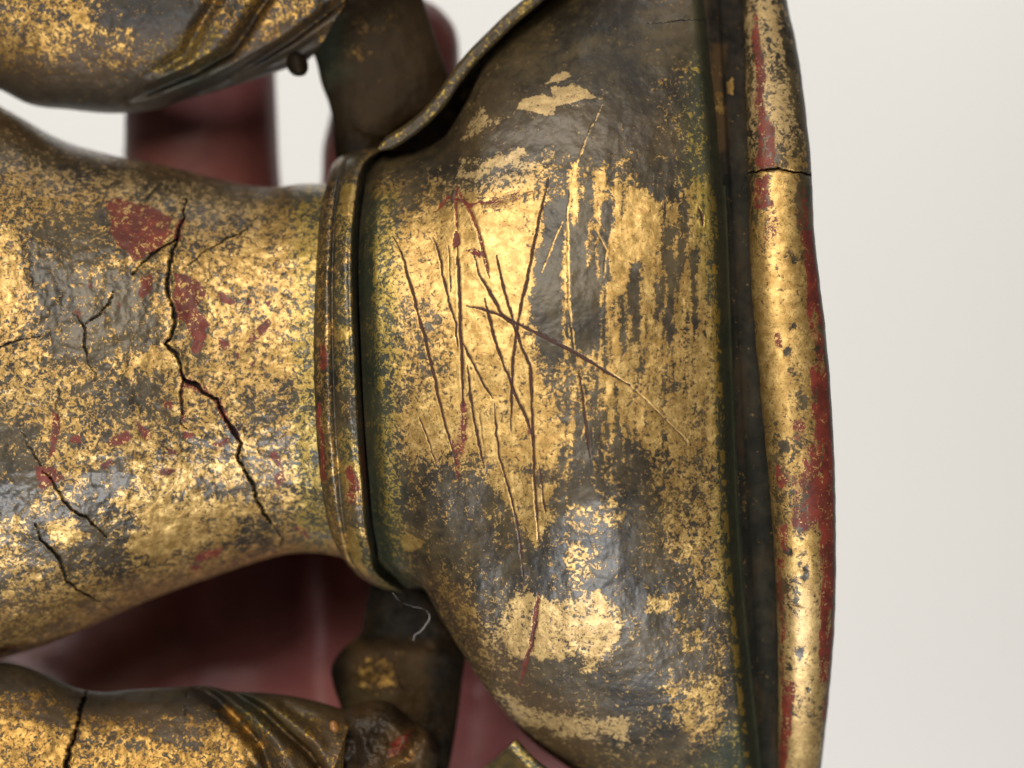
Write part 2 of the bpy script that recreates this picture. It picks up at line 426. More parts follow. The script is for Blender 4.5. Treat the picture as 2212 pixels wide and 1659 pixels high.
# ---- torso
def build_torso():
    L = lambda t: np.full_like(np.asarray(t, float), -160.0)
    R = Cv((-1, 722), (-0.8, 706), (-0.5, 697), (0, 694), (0.4, 700), (0.7, 714), (0.9, 740), (1, 765))
    top = Cv((-160, 120), (0, 228), (60, 262), (100, 286), (150, 309), (200, 324), (265, 340), (330, 352), (400, 368), (470, 386),
             (540, 400), (590, 405), (640, 398), (722, 396))
    bot = Cv((-160, 1470), (0, 1424), (100, 1393), (200, 1350), (300, 1305), (400, 1267), (500, 1232), (560, 1212), (630, 1196), (680, 1194), (765, 1210))
    d0 = Cv((-160, -10), (0, 10), (250, 35), (500, 75), (620, 80), (720, 70))
    dd = Cv((-160, 360), (300, 330), (600, 270), (720, 260))
    X, Y, dep, front, Uu, T = loft(400, 760, 60, L, R, top, bot, d0, dd, 2.35)
    p = Painter(X, Y, 0.56)
    p.gold([(-200, 100), (0, 225), (300, 345), (600, 400), (700, 395), (690, 440), (560, 440), (400, 415), (200, 380), (0, 340), (-200, 300)], 0.34, 25)
    p.gold([(60, 480), (220, 440), (250, 560), (300, 600), (340, 700), (340, 760), (200, 800), (60, 720), (20, 600)], 0.36, 40)
    p.gold([(280, 370), (480, 420), (560, 470), (450, 490), (330, 440)], 0.50, 20)
    p.gold([(-200, 470), (40, 500), (60, 660), (0, 720), (-200, 720)], 0.74, 45)
    p.gold([(430, 520), (670, 500), (670, 1000), (600, 1050), (540, 960), (470, 830), (440, 760)], 0.66, 35)
    p.gold([(250, 770), (370, 740), (390, 800), (300, 830)], 0.72, 18)
    p.gold([(180, 830), (360, 800), (370, 880), (230, 900)], 0.40, 22)
    p.gold([(-50, 900), (70, 930), (95, 1040), (60, 1110), (-50, 1120)], 0.26, 22)
    p.gold([(250, 1000), (500, 1010), (560, 1120), (430, 1190), (320, 1150), (240, 1090)], 0.72, 22)
    p.gold([(330, 1090), (420, 1120), (360, 1200), (270, 1190), (250, 1150)], 0.90, 14)
    p.gold([(60, 1120), (180, 1060), (250, 1100), (330, 1140), (270, 1190), (300, 1230), (180, 1240), (60, 1200)], 0.36, 18)
    p.gold([(180, 1010), (270, 985), (295, 1050), (210, 1075)], 0.28, 14)
    p.gold([(100, 1140), (160, 1130), (200, 1160), (130, 1175)], 0.85, 10)
    p.gold([(520, 860), (640, 830), (655, 1000), (570, 990)], 0.46, 20)
    p.gold([(430, 1040), (540, 1040), (560, 1080), (440, 1080)], 0.45, 15)
    p.gold([(500, 1110), (570, 1120), (600, 1180), (510, 1180)], 0.40, 15)
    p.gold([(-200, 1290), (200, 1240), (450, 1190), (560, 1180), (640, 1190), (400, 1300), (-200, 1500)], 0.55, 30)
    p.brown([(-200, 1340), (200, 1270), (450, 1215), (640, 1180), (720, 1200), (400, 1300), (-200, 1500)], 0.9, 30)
    p.brown([(-200, 150), (0, 228), (300, 345), (600, 405), (650, 430), (300, 375), (0, 300)], 0.7, 25)
    p.green([(630, 400), (720, 390), (720, 1200), (640, 1190), (635, 800)], 0.55, 25)
    p.a['gold'] = 0.50 + (p.a['gold']-0.54)*0.95
    p.dull([(-200, 100), (0, 228), (300, 345), (600, 402), (560, 470), (440, 485), (300, 430), (100, 380), (-200, 330)], 0.7, 35)
    # red ground showing through
    p.red([(222, 440), (262, 425), (300, 442), (340, 455), (375, 475), (378, 505), (350, 530), (318, 548), (290, 562), (262, 540), (240, 500)], 0.85)
    p.red([(376, 590), (402, 588), (424, 602), (444, 626), (446, 652), (430, 668), (442, 690), (452, 702), (446, 742), (426, 765), (415, 722), (400, 700), (380, 690), (368, 640)], 1.0)
    p.red([(395, 815), (440, 830), (450, 850), (425, 845), (400, 842)], 0.85)
    for q in ([(470, 628), (488, 632), (505, 650), (500, 664), (478, 655)], [(528, 745), (548, 712), (580, 690), (588, 700), (560, 730)],
              [(472, 725), (490, 730), (500, 750), (485, 758), (474, 745)], [(500, 765), (522, 762), (518, 782)], [(540, 790), (553, 770), (548, 798)],
              [(305, 600), (328, 590), (326, 630), (308, 645), (298, 640)], [(527, 650), (540, 645), (545, 655), (532, 664)], [(570, 655), (590, 650), (585, 668)],
              [(112, 880), (128, 895), (130, 940), (118, 985), (106, 990), (112, 940)], [(232, 950), (270, 930), (286, 940), (268, 960), (240, 965)],
              [(290, 905), (325, 925), (330, 945), (310, 950), (296, 925)], [(364, 968), (386, 978), (388, 985), (368, 985)], [(145, 940), (180, 942), (176, 958), (150, 955)],
              [(460, 962), (490, 945), (498, 955), (470, 975)], [(392, 930), (420, 935), (415, 950), (395, 948)], [(590, 1030), (612, 1010), (616, 1040), (600, 1058)],
              [(75, 1005), (120, 1010), (140, 1035), (110, 1045), (85, 1060)], [(352, 865), (376, 872), (368, 885), (350, 878)], [(395, 880), (402, 895), (398, 912), (391, 905)],
              [(573, 985), (590, 970), (605, 985), (612, 1010), (598, 1015)], [(190, 608), (203, 612), (200, 625), (190, 618)], [(152, 672), (175, 668), (172, 690), (158, 682)],
              [(430, 1195), (490, 1175), (470, 1205), (420, 1215)], [(410, 1225), (440, 1215), (430, 1235)], [(630, 1130), (655, 1140), (670, 1165), (645, 1155)],
              [(465, 880), (510, 930), (522, 960), (512, 950), (480, 905)], [(250, 650), (262, 655), (258, 668)], [(480, 800), (495, 806), (488, 815)],
              [(340, 1010), (380, 1015), (370, 1030), (345, 1028)], [(210, 1000), (240, 985), (250, 1000), (225, 1012)]):
        p.red(q, 0.80, 6, 0.5)
    main = [(405, 412), (402, 432), (396, 455), (398, 472), (386, 490), (383, 522), (374, 545), (368, 575), (362, 602), (366, 640), (376, 668), (380, 700),
            (370, 728), (358, 745), (375, 758), (388, 778), (393, 800), (398, 818), (425, 835), (446, 852), (468, 864), (478, 885), (490, 912), (512, 938), (520, 958),
            (512, 985), (526, 1012), (545, 1042), (556, 1076), (570, 1110), (592, 1138), (612, 1164), (604, 1180)]
    p.scratch(main[3:6], 22, 0, 0.8, 1.0); p.scratch(main[16:25], 20, 0, 0.75, 1.0); p.scratch([(397, 816), (392, 850), (397, 912)], 12, 0, 0.75, 1.0)
    p.crack(main, 10, 20, (0.12, 0.12), 7)
    p.crack([(397, 816), (390, 848), (395, 880), (390, 912), (404, 926)], 6, 11, (0, 0.5), 6)
    p.crack([(384, 518), (350, 534), (318, 560), (286, 592)], 7, 11, (0, 0.5), 5)
    p.crack([(533, 494), (520, 504), (493, 514), (447, 540), (393, 584)], 4, 7, (0.4, 0.7), 5)
    p.crack([(157, 678), (172, 690), (183, 708), (182, 740), (188, 770), (193, 786), (208, 806), (205, 830)], 4.5, 9, (0.2, 0.6), 5)
    p.crack([(245, 628), (236, 656), (214, 680), (185, 700)], 4, 8, (0.4, 0.2), 5)
    p.crack([(-40, 760), (0, 748), (25, 738), (60, 732), (90, 725)], 5, 9, (0, 0.6), 4)
    p.crack([(90, 1016), (110, 1032), (128, 1062), (140, 1085), (157, 1104), (187, 1119), (207, 1139), (233, 1161)], 7, 12, (0.2, 0.4), 6)
    p.crack([(77, 1133), (90, 1168), (127, 1203), (133, 1223), (147, 1256), (173, 1276), (207, 1296), (240, 1316), (252, 1330)], 8, 14, (0.3, 0.3), 6)
    p.crack([(125, 820), (128, 850), (122, 880), (128, 910)], 4, 6, (0.4, 0.4), 6)
    p.crack([(355, 390), (330, 412), (312, 440)], 4, 6, (0.4, 0.4), 5)
    p.crack([(45, 915), (60, 960), (85, 1000), (92, 1020)], 4, 6, (0.5, 0.2), 6)
    p.lumps(4.5, 130, 3, 2); p.lumps(2.2, 26, 3, 4)
    # a soft flank swell along the lower side, hollow beside the sash
    p.disp += -14*np.exp(-(((X-260)/330)**2 + ((Y-1035)/140)**2))
    p.disp += 12*np.exp(-(((X-60)/120)**2 + ((Y-930)/110)**2))
    dep = dep + p.disp*front
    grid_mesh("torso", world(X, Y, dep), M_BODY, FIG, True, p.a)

# ---- waistband
def build_belt():
    L = Cv((-1, 708), (-0.8, 690), (-0.5, 681), (0, 676), (0.4, 683), (0.7, 697), (0.9, 722), (1, 752))
    R = Cv((-1, 838), (-0.95, 800), (-0.9, 786), (-0.8, 777), (0, 775), (0.5, 790), (0.8, 806), (0.93, 826), (1, 876))
    top = Cv((708, 386), (716, 360), (730, 343), (760, 330), (800, 321), (838, 319))
    bot = Cv((752, 1214), (765, 1234), (790, 1254), (830, 1272), (876, 1280))
    d0 = Cv((676, 52), (775, 40)); dd = Cv((676, 285), (775, 290))
    X, Y, dep, front, Uu, T = loft(64, 760, 50, L, R, top, bot, d0, dd, 2.15)
    p = Painter(X, Y, 0.43)
    prof = Cv((0, 26), (0.07, 10), (0.15, 2), (0.28, -12), (0.38, -9), (0.44, 0), (0.5, -8), (0.66, -18), (0.84, -20), (0.93, -12), (1, 34))
    dep = dep + prof(Uu)*np.clip(front+0.35, 0, 1)
    for y0, y1, u0, u1, g in ((330, 430, 0.3, 0.9, 0.3), (400, 470, 0.5, 0.9, 0.75), (560, 700, 0.15, 0.9, 0.36), (700, 730, 0.3, 0.9, 0.7), (840, 930, 0.45, 0.9, 0.3), (1000, 1060, 0.4, 0.9, 0.7), (1090, 1140, 0.45, 0.95, 0.3), (1150, 1230, 0.3, 0.7, 0.8)):
        m = sstep(y0-15, y0+15, Y+p.wy)*(1-sstep(y1-15, y1+15, Y+p.wy))*sstep(u0-.05, u0+.05, Uu)*(1-sstep(u1-.05, u1+.05, Uu))
        p.a['gold'] += (g-p.a['gold'])*m
    gro = np.exp(-((Uu-0.44)/0.035)**2)
    p.a['gold'] *= 1-0.8*gro*sstep(-0.2, 0.3, fbm(X, Y, 60, 3)+0.2)
    p.a['gold'] *= sstep(0.02, 0.11, Uu)*0.85+0.15
    p.a['gold'] *= 1-sstep(0.93, 0.97, Uu)
    p.a['green'] = 0.5*sstep(0.4, 0.5, Uu)*sstep(-0.3, 0.2, fbm(X, Y, 120, 3, 0.5, 4))
    p.red([(690, 740), (702, 745), (708, 790), (698, 806), (690, 790)], 1.0, 5, 0.4)
    p.red([(684, 865), (694, 870), (700, 960), (706, 1040), (698, 1040), (690, 960)], 0.9, 5, 0.4)
    p.red([(742, 1020), (766, 1000), (776, 1060), (772, 1100), (750, 1080)], 0.75, 8, 0.8)
    p.red([(676, 1000), (700, 1010), (695, 1050), (682, 1040)], 0.8, 6, 0.5)
    p.red([(775, 960), (790, 960), (800, 1090), (788, 1090)], 0.7, 6, 0.5)
    p.lumps(3.0, 60, 3, 2); p.lumps(2.0, 18, 3, 4)
    dep = dep + p.disp*front
    grid_mesh("waistband", world(X, Y, dep), M_BODY, FIG, True, p.a)

# ---- skirt
def build_skirt():
    L = Cv((-1, 842), (-0.95, 806), (-0.9, 795), (-0.8, 786), (0, 782), (0.5, 797), (0.8, 814), (0.93, 834), (1, 884))
    R = Cv((-1, 1512), (-0.83, 1532), (-0.4, 1568), (0, 1582), (0.4, 1600), (0.83, 1640), (1, 1658))
    top = Cv((842, 324), (890, 324), (950, 300), (985, 270), (1010, 228), (1040, 168), (1065, 110), (1100, 68), (1150, 28), (1190, -2), (1300, -80), (1400, -130), (1512, -170))
    bot = Cv((884, 1270), (905, 1270), (940, 1285), (970, 1318), (995, 1366), (1040, 1450), (1070, 1502), (1100, 1550), (1150, 1602), (1200, 1640), (1300, 1700), (1450, 1750), (1658, 1790))
    d0 = Cv((782, 62), (830, 42), (900, 25), (1100, -8), (1300, -22), (1480, -5), (1582, 20))
    dd = Cv((782, 280), (900, 300), (1100, 370), (1300, 420), (1582, 420))
    X, Y, dep, front, Uu, T = loft(410, 1240, 60, L, R, top, bot, d0, dd, 2.3)
    p = Painter(X, Y, 0.42)
    P_ = p.gold
    P_([(780, 300), (900, 320), (1000, 250), (1050, 90), (1200, -100), (1640, -250), (1640, 200), (1500, 330), (1300, 340), (1150, 335), (1000, 370), (880, 390), (790, 380)], 0.13, 25)
    P_([(1115, 235), (1130, 215), (1165, 205), (1195, 210), (1190, 190), (1225, 185), (1265, 190), (1286, 208), (1250, 215), (1225, 222), (1200, 228), (1195, 250), (1160, 245)], 0.86, 4, 0.4)
    P_([(1180, 178), (1195, 165), (1225, 156), (1235, 164), (1205, 180)], 0.85, 5, 0.4)
    P_([(998, 300), (1025, 255), (1048, 232), (1056, 255), (1085, 250), (1105, 244), (1065, 268), (1040, 278), (1010, 300)], 0.60, 9, 0.8)
    P_([(1440, 120), (1560, 120), (1570, 400), (1480, 380), (1430, 250)], 0.34, 35)
    P_([(830, 400), (1000, 340), (1200, 330), (1250, 380), (1180, 440), (850, 480)], 0.38, 25)
    P_([(985, 385), (1060, 350), (1130, 318), (1138, 335), (1085, 360), (1020, 390)], 0.72, 8)
    P_([(880, 470), (960, 440), (1050, 400), (1120, 375), (1175, 355), (1188, 372), (1140, 425), (1180, 440), (1160, 520), (1150, 640), (1130, 700), (1160, 760), (1180, 880), (1240, 960),
        (1200, 1010), (1110, 1010), (1050, 990), (950, 1000), (880, 970), (850, 900), (835, 800), (850, 700), (842, 560)], 0.74, 34)
    P_([(960, 480), (1110, 460), (1140, 560), (1120, 700), (1040, 760), (960, 640)], 0.97, 25)
    P_([(820, 620), (930, 640), (965, 720), (960, 790), (900, 880), (830, 900), (820, 760)], 0.52, 25)
    P_([(1180, 445), (1235, 425), (1290, 470), (1275, 560), (1305, 650), (1290, 770), (1245, 750), (1190, 800), (1160, 730), (1148, 660), (1165, 560)], 0.10, 12)
    P_([(1285, 370), (1340, 400), (1400, 385), (1500, 390), (1570, 400), (1585, 600), (1585, 900), (1595, 1000), (1500, 1010), (1430, 990), (1350, 960), (1300, 860), (1310, 700), (1290, 560)], 0.66, 22)
    P_([(1320, 500), (1350, 430), (1390, 395), (1410, 420), (1425, 520), (1400, 560), (1350, 600), (1320, 650), (1300, 580)], 0.93, 10)
    P_([(1380, 290), (1480, 320), (1470, 440), (1410, 440), (1370, 390)], 0.18, 18)
    for x0, y0, y1, wd in ((1306, 440, 600, 12), (1372, 570, 720, 14), (1446, 500, 720, 12), (1425, 600, 680, 8), (1500, 540, 700, 8), (1345, 640, 760, 9), (1478, 450, 560, 7)):
        P_([(x0-wd, y0), (x0+wd, y0-10), (x0+wd*0.8, y1), (x0-wd*0.6, y1+20)], 0.16, 8, 0.6)
    for x0, y0, y1, wd in ((1240, 360, 470, 10), (1222, 500, 780, 7), (1300, 370, 430, 9), (1270, 480, 560, 5), (1342, 400, 450, 10)):
        P_([(x0-wd, y0), (x0+wd, y0-10), (x0+wd*0.8, y1), (x0-wd*0.6, y1+20)], 0.78, 8, 0.6)
    P_([(1150, 770), (1280, 780), (1310, 850), (1250, 880), (1190, 840)], 0.46, 18)
    P_([(1280, 930), (1420, 980), (1440, 1060), (1400, 1150), (1260, 1120), (1180, 1040)], 0.29, 45)
    P_([(800, 1040), (950, 1010), (1050, 1040), (1180, 1040), (1420, 1120), (1500, 1300), (1600, 1450), (1660, 1800), (1180, 1800), (1000, 1370), (900, 1270), (820, 1200)], 0.27, 50)
    P_([(1420, 990), (1600, 990), (1605, 1230), (1560, 1400), (1500, 1280), (1430, 1150)], 0.56, 30)
    P_([(850, 1175), (885, 1150), (920, 1172), (895, 1192), (870, 1186)], 1.0, 5, 0.4)
    P_([(1030, 1020), (1080, 1000), (1190, 1060), (1185, 1120), (1160, 1190), (1120, 1120), (1090, 1080)], 0.68, 14)
    P_([(1230, 1170), (1290, 1180), (1280, 1240), (1240, 1270), (1220, 1220)], 0.55, 12)
    P_([(1210, 1090), (1330, 1070), (1340, 1130), (1240, 1150)], 0.50, 20)
    P_([(1100, 1300), (1140, 1272), (1205, 1292), (1250, 1285), (1300, 1285), (1335, 1320), (1375, 1345), (1350, 1400), (1270, 1440), (1190, 1425), (1130, 1440), (1060, 1370)], 0.70, 14, 2.0)
    P_([(1385, 1320), (1400, 1285), (1440, 1290), (1470, 1280), (1440, 1330), (1400, 1325)], 0.62, 6)
    P_([(930, 1250), (1000, 1285), (1090, 1340), (1090, 1440), (1040, 1400), (980, 1320)], 0.48, 18)
    P_([(1070, 1500), (1200, 1545), (1370, 1555), (1360, 1592), (1250, 1592), (1150, 1570), (1080, 1530)], 0.66, 12)
    P_([(1430, 1490), (1560, 1440), (1580, 1590), (1480, 1610)], 0.56, 25)
    P_([(1440, 1330), (1560, 1300), (1560, 1400), (1480, 1420)], 0.38, 20)
    p.gold([(770, 380), (845, 420), (850, 700), (845, 1000), (880, 1200), (820, 1200), (770, 900)], 0.46, 25)
    p.a['gold'] *= 1 - 0.6*(1-sstep(0.01, 0.05, Uu))
    p.green([(770, 420), (850, 420), (860, 700), (850, 950), (880, 1200), (900, 1290), (800, 1290), (770, 900)], 0.75, 35)
    p.green([(1500, 60), (1620, 60), (1640, 1400), (1560, 1300), (1545, 700), (1470, 300)], 0.75, 30)
    p.green([(1560, 1580), (1640, 1500), (1700, 1800), (1400, 1800)], 0.9, 30)
    p.brown([(930, 1240), (1010, 1280), (1100, 1400), (1160, 1480), (1300, 1540), (1300, 1640), (1180, 1640), (980, 1340)], 0.75, 30)
    p.brown([(1050, 160), (1300, 230), (1500, 260), (1450, 340), (1150, 330), (950, 330)], 0.35, 40)
    stk = fbm(X, Y*0.10, 15, 3, 0.6, 51)*sstep(1150, 1290, X + p.wx)*sstep(330, 420, Y)*(1-sstep(950, 1100, Y))
    stk2 = fbm(X, Y*0.16, 20, 3, 0.6, 57)
    p.a['gold'] += 0.55*stk + 0.16*stk2*sstep(330, 420, Y)
    p.a['gold'] *= 1-0.62*sstep(0.945, 0.968, Uu + 0.012*fbm(X, Y, 40, 3, 0.6, 71))
    p.a['green'] = np.maximum(p.a['green'], 0.8*sstep(0.94, 0.965, Uu))
    # edge glints painted in gold as a broken string beside the base groove
    rim = np.exp(-((Uu-0.966)/0.009)**2)*sstep(-0.02, 0.16, fbm(X, Y, 34, 3, 0.6, 8)+0.12*np.sin(Y/170.0))*sstep(330, 480, Y)
    p.a['gold'] = np.maximum(p.a['gold'], rim)
    p.a['gold'] *= 1-sstep(0.970, 0.990, Uu)
    p.dull([(950, 120), (1320, 120), (1320, 300), (1200, 330), (1140, 385), (980, 420), (900, 330)], 0.8, 30)
    p.dull([(1040, 1270), (1380, 1260), (1420, 1450), (1040, 1470)], 0.35, 40); p.dull([(1050, 1480), (1400, 1530), (1400, 1640), (1050, 1600)], 0.6, 30)
    # scratches
    s = p.scratch
    s([(848, 510), (868, 545), (880, 590), (900, 665), (920, 740), (935, 800), (945, 850), (960, 910), (975, 960), (985, 1005)], 6, 4)
    s([(860, 640), (882, 690), (890, 740)], 7, 1, 0.35)
    s([(935, 515), (948, 545), (958, 600), (972, 660), (985, 700), (988, 750)], 5, 3)
    s([(968, 530), (972, 570), (973, 630)], 4, 2, 0.7)
    s([(985, 402), (1003, 435), (1022, 468), (1036, 508), (1046, 550), (1058, 600)], 10, 3, 0.85, 1.0)
    p.red([(1006, 540), (1022, 533), (1042, 546), (1036, 557), (1020, 552)], 0.9, 3, 0.3)
    p.red([(980, 960), (992, 905), (1006, 870), (1018, 905), (1012, 960), (990, 1010)], 0.55, 10, 0.5)
    p.red([(1150, 890), (1250, 880), (1280, 960), (1200, 1010)], 0.26, 30)
    s([(985, 410), (985, 460), (988, 495)], 8, 3, 0.8, 1.0)
    s([(940, 455), (975, 430), (1020, 440), (1060, 440), (1120, 418)], 16, 1, 0.70, 1.0, jag=16)
    s([(985, 500), (986, 520), (982, 535)], 20, 2, 1.0, 1.0)
    s([(988, 530), (991, 600), (992, 650), (996, 750), (999, 820), (1000, 880)], 8, 4, 0.85)
    s([(1000, 860), (1003, 910), (1000, 960)], 17, 1, 0.9, 1.0)
    s([(978, 950), (985, 985), (990, 1040)], 10, 1, 0.8, 1.0)
    s([(1022, 545), (1034, 590), (1060, 635), (1085, 680), (1110, 702), (1125, 745), (1145, 790), (1148, 850), (1152, 950), (1155, 1050), (1160, 1110), (1163, 1168)], 7, 4)
    s([(1072, 550), (1080, 590), (1095, 650), (1112, 700)], 6, 3)
    s([(1186, 384), (1170, 450), (1155, 520), (1140, 600), (1128, 650), (1115, 720), (1108, 780), (1105, 850), (1104, 930)], 6, 4)
    s([(1008, 660), (1050, 670), (1090, 685), (1120, 700), (1170, 725), (1210, 745), (1240, 760), (1290, 790), (1330, 815), (1362, 832)], 8, 4)
    s([(1350, 825), (1400, 870), (1440, 910), (1485, 955)], 5, 2, 0.5)
    s([(1048, 645), (1055, 680), (1068, 730), (1085, 780), (1100, 815), (1112, 850), (1138, 905), (1152, 950)], 7, 4)
    s([(998, 740), (1020, 780), (1040, 820), (1064, 862)], 6, 3, 0.85)
    s([(1010, 790), (1016, 860), (1025, 910), (1035, 960), (1046, 1010)], 6, 3, 0.95)
    s([(1068, 870), (1072, 940), (1080, 990), (1100, 1060), (1115, 1120), (1125, 1180), (1130, 1245)], 5, 3, 0.85)
    s([(1250, 790), (1258, 850), (1268, 930), (1276, 990)], 6, 3, 0.8)
    s([(1163, 1000), (1172, 1060), (1178, 1112)], 5, 2, 0.7)
    s([(905, 900), (925, 950), (945, 1010)], 4, 2, 0.6)
    s([(1035, 880), (1042, 940), (1048, 990)], 4, 2, 0.5)
    s([(1302, 228), (1266, 300), (1242, 370)], 5, 1.5, 0.7, goldline=True)
    s([(1242, 350), (1226, 470), (1228, 560), (1230, 650), (1242, 760)], 6, 1.5, 0.9, goldline=True)
    s([(1215, 480), (1190, 540), (1170, 590)], 5, 1.5, 0.9, goldline=True)
    s([(1290, 500), (1310, 540), (1305, 600)], 5, 1.5, 0.9, goldline=True)
    s([(1162, 1282), (1157, 1340), (1146, 1400), (1132, 1440), (1122, 1482)], 13, 2, 0.95, 1.0)
    s([(1160, 1330), (1150, 1390), (1136, 1430)], 4, 2, 0.8)
    s([(1508, 448), (1516, 468), (1518, 488)], 7, 8, 1.0)
    p.red([(1180, 400), (1080, 425), (1050, 445), (1060, 460), (1110, 440)], 0.5, 6)
    p.red([(1140, 915), (1170, 925), (1160, 950), (1140, 940)], 0.55, 8)
    p.red([(1200, 205), (1250, 200), (1260, 210), (1215, 215)], 0.45, 6, 0.4)
    p.red([(1210, 1320), (1280, 1330), (1300, 1370), (1240, 1400)], 0.30, 25)
    p.crack([(1480, 465), (1530, 478), (1580, 485)], 3, 4, (0.5, 0.5), 4)
    p.crack([(1400, 52), (1470, 45), (1535, 42)], 3.5, 5, (0.3, 0.3), 4)
    # shape: swelling thigh below, shallow hollow above it, lip at the left edge, relief of the lacquer
    gs = lambda cx, cy, sx, sy: np.exp(-(((X-cx)/sx)**2 + ((Y-cy)/sy)**2))
    p.disp += -42*gs(1290, 1075, 190, 165) - 12*gs(1270, 1330, 150, 110) + 16*gs(1010, 1150, 120, 90) - 18*gs(1180, 700, 260, 260) - 14*gs(1180, 190, 130, 120)
    edge = 1-sstep(0.0, 0.055, Uu)
    p.disp += 46*edge**1.5
    p.disp += 75*sstep(0.945, 1.0, Uu)**1.6
    p.lumps(5, 160, 3, 2); p.lumps(1.4, 30, 3, 4)
    dep = dep + p.disp*front
    grid_mesh("skirt", world(X, Y, dep), M_SKIRT, FIG, True, p.a)

# ---- dark groove body between skirt and base rim
def build_groove():
    L = Cv((-1, 1490), (0, 1560), (1, 1625))
    R = Cv((-1, 1620), (0, 1660), (1, 1700))
    top = Cv((1490, -185), (1620, -190)); bot = Cv((1625, 1800), (1700, 1805))
    d0 = Cv((1560, 120), (1660, 130)); dd = Cv((1560, 400), (1660, 400))
    X, Y, dep, front, Uu, T = loft(60, 420, 50, L, R, top, bot, d0, dd, 2.3)
    p = Painter(X, Y, 0.08)
    p.a['gold'] += 0.34*np.clip(1-Uu/0.5, 0, 1)*sstep(-0.1, 0.35, fbm(X, Y, 60, 3, 0.6, 90)) + 0.12*np.clip(fbm(X, Y*0.5, 30, 3, 0.6, 92), 0, 1)
    step_ = sstep(0.36, 0.44, Uu)
    dep = dep + 30*np.sin(np.pi*np.clip((Uu-0.2)/0.8, 0, 1))*front + (-40 + 14*step_)*np.clip(1.2-sstep(350, 520, Y), 0, 1)*front
    p.brown([(1530, 90), (1562, 90), (1566, 320), (1540, 330)], 0.8, 10)
    p.gold([(1545, 200), (1562, 200), (1564, 240), (1550, 238)], 0.7, 8); p.gold([(1574, 172), (1584, 172), (1584, 208), (1574, 206)], 0.95, 4, 0.3)
    p.green([(1580, 300), (1700, 300), (1700, 1800), (1580, 1800)], 0.15, 60)
    p.a['brown'] += 0.35*sstep(0.0, 0.5, fbm(X, Y*0.35, 50, 4, 0.6, 95))
    p.crack([(1625, 372), (1612, 384), (1600, 410)], 4, 6, (0.1, 0.5), 3)
    p.lumps(5, 90, 4, 3); p.lumps(2, 20, 3, 5)
    dep = dep + p.disp*front
    grid_mesh("base_groove", world(X, Y, dep), M_GROOVE, FIG, True, p.a)

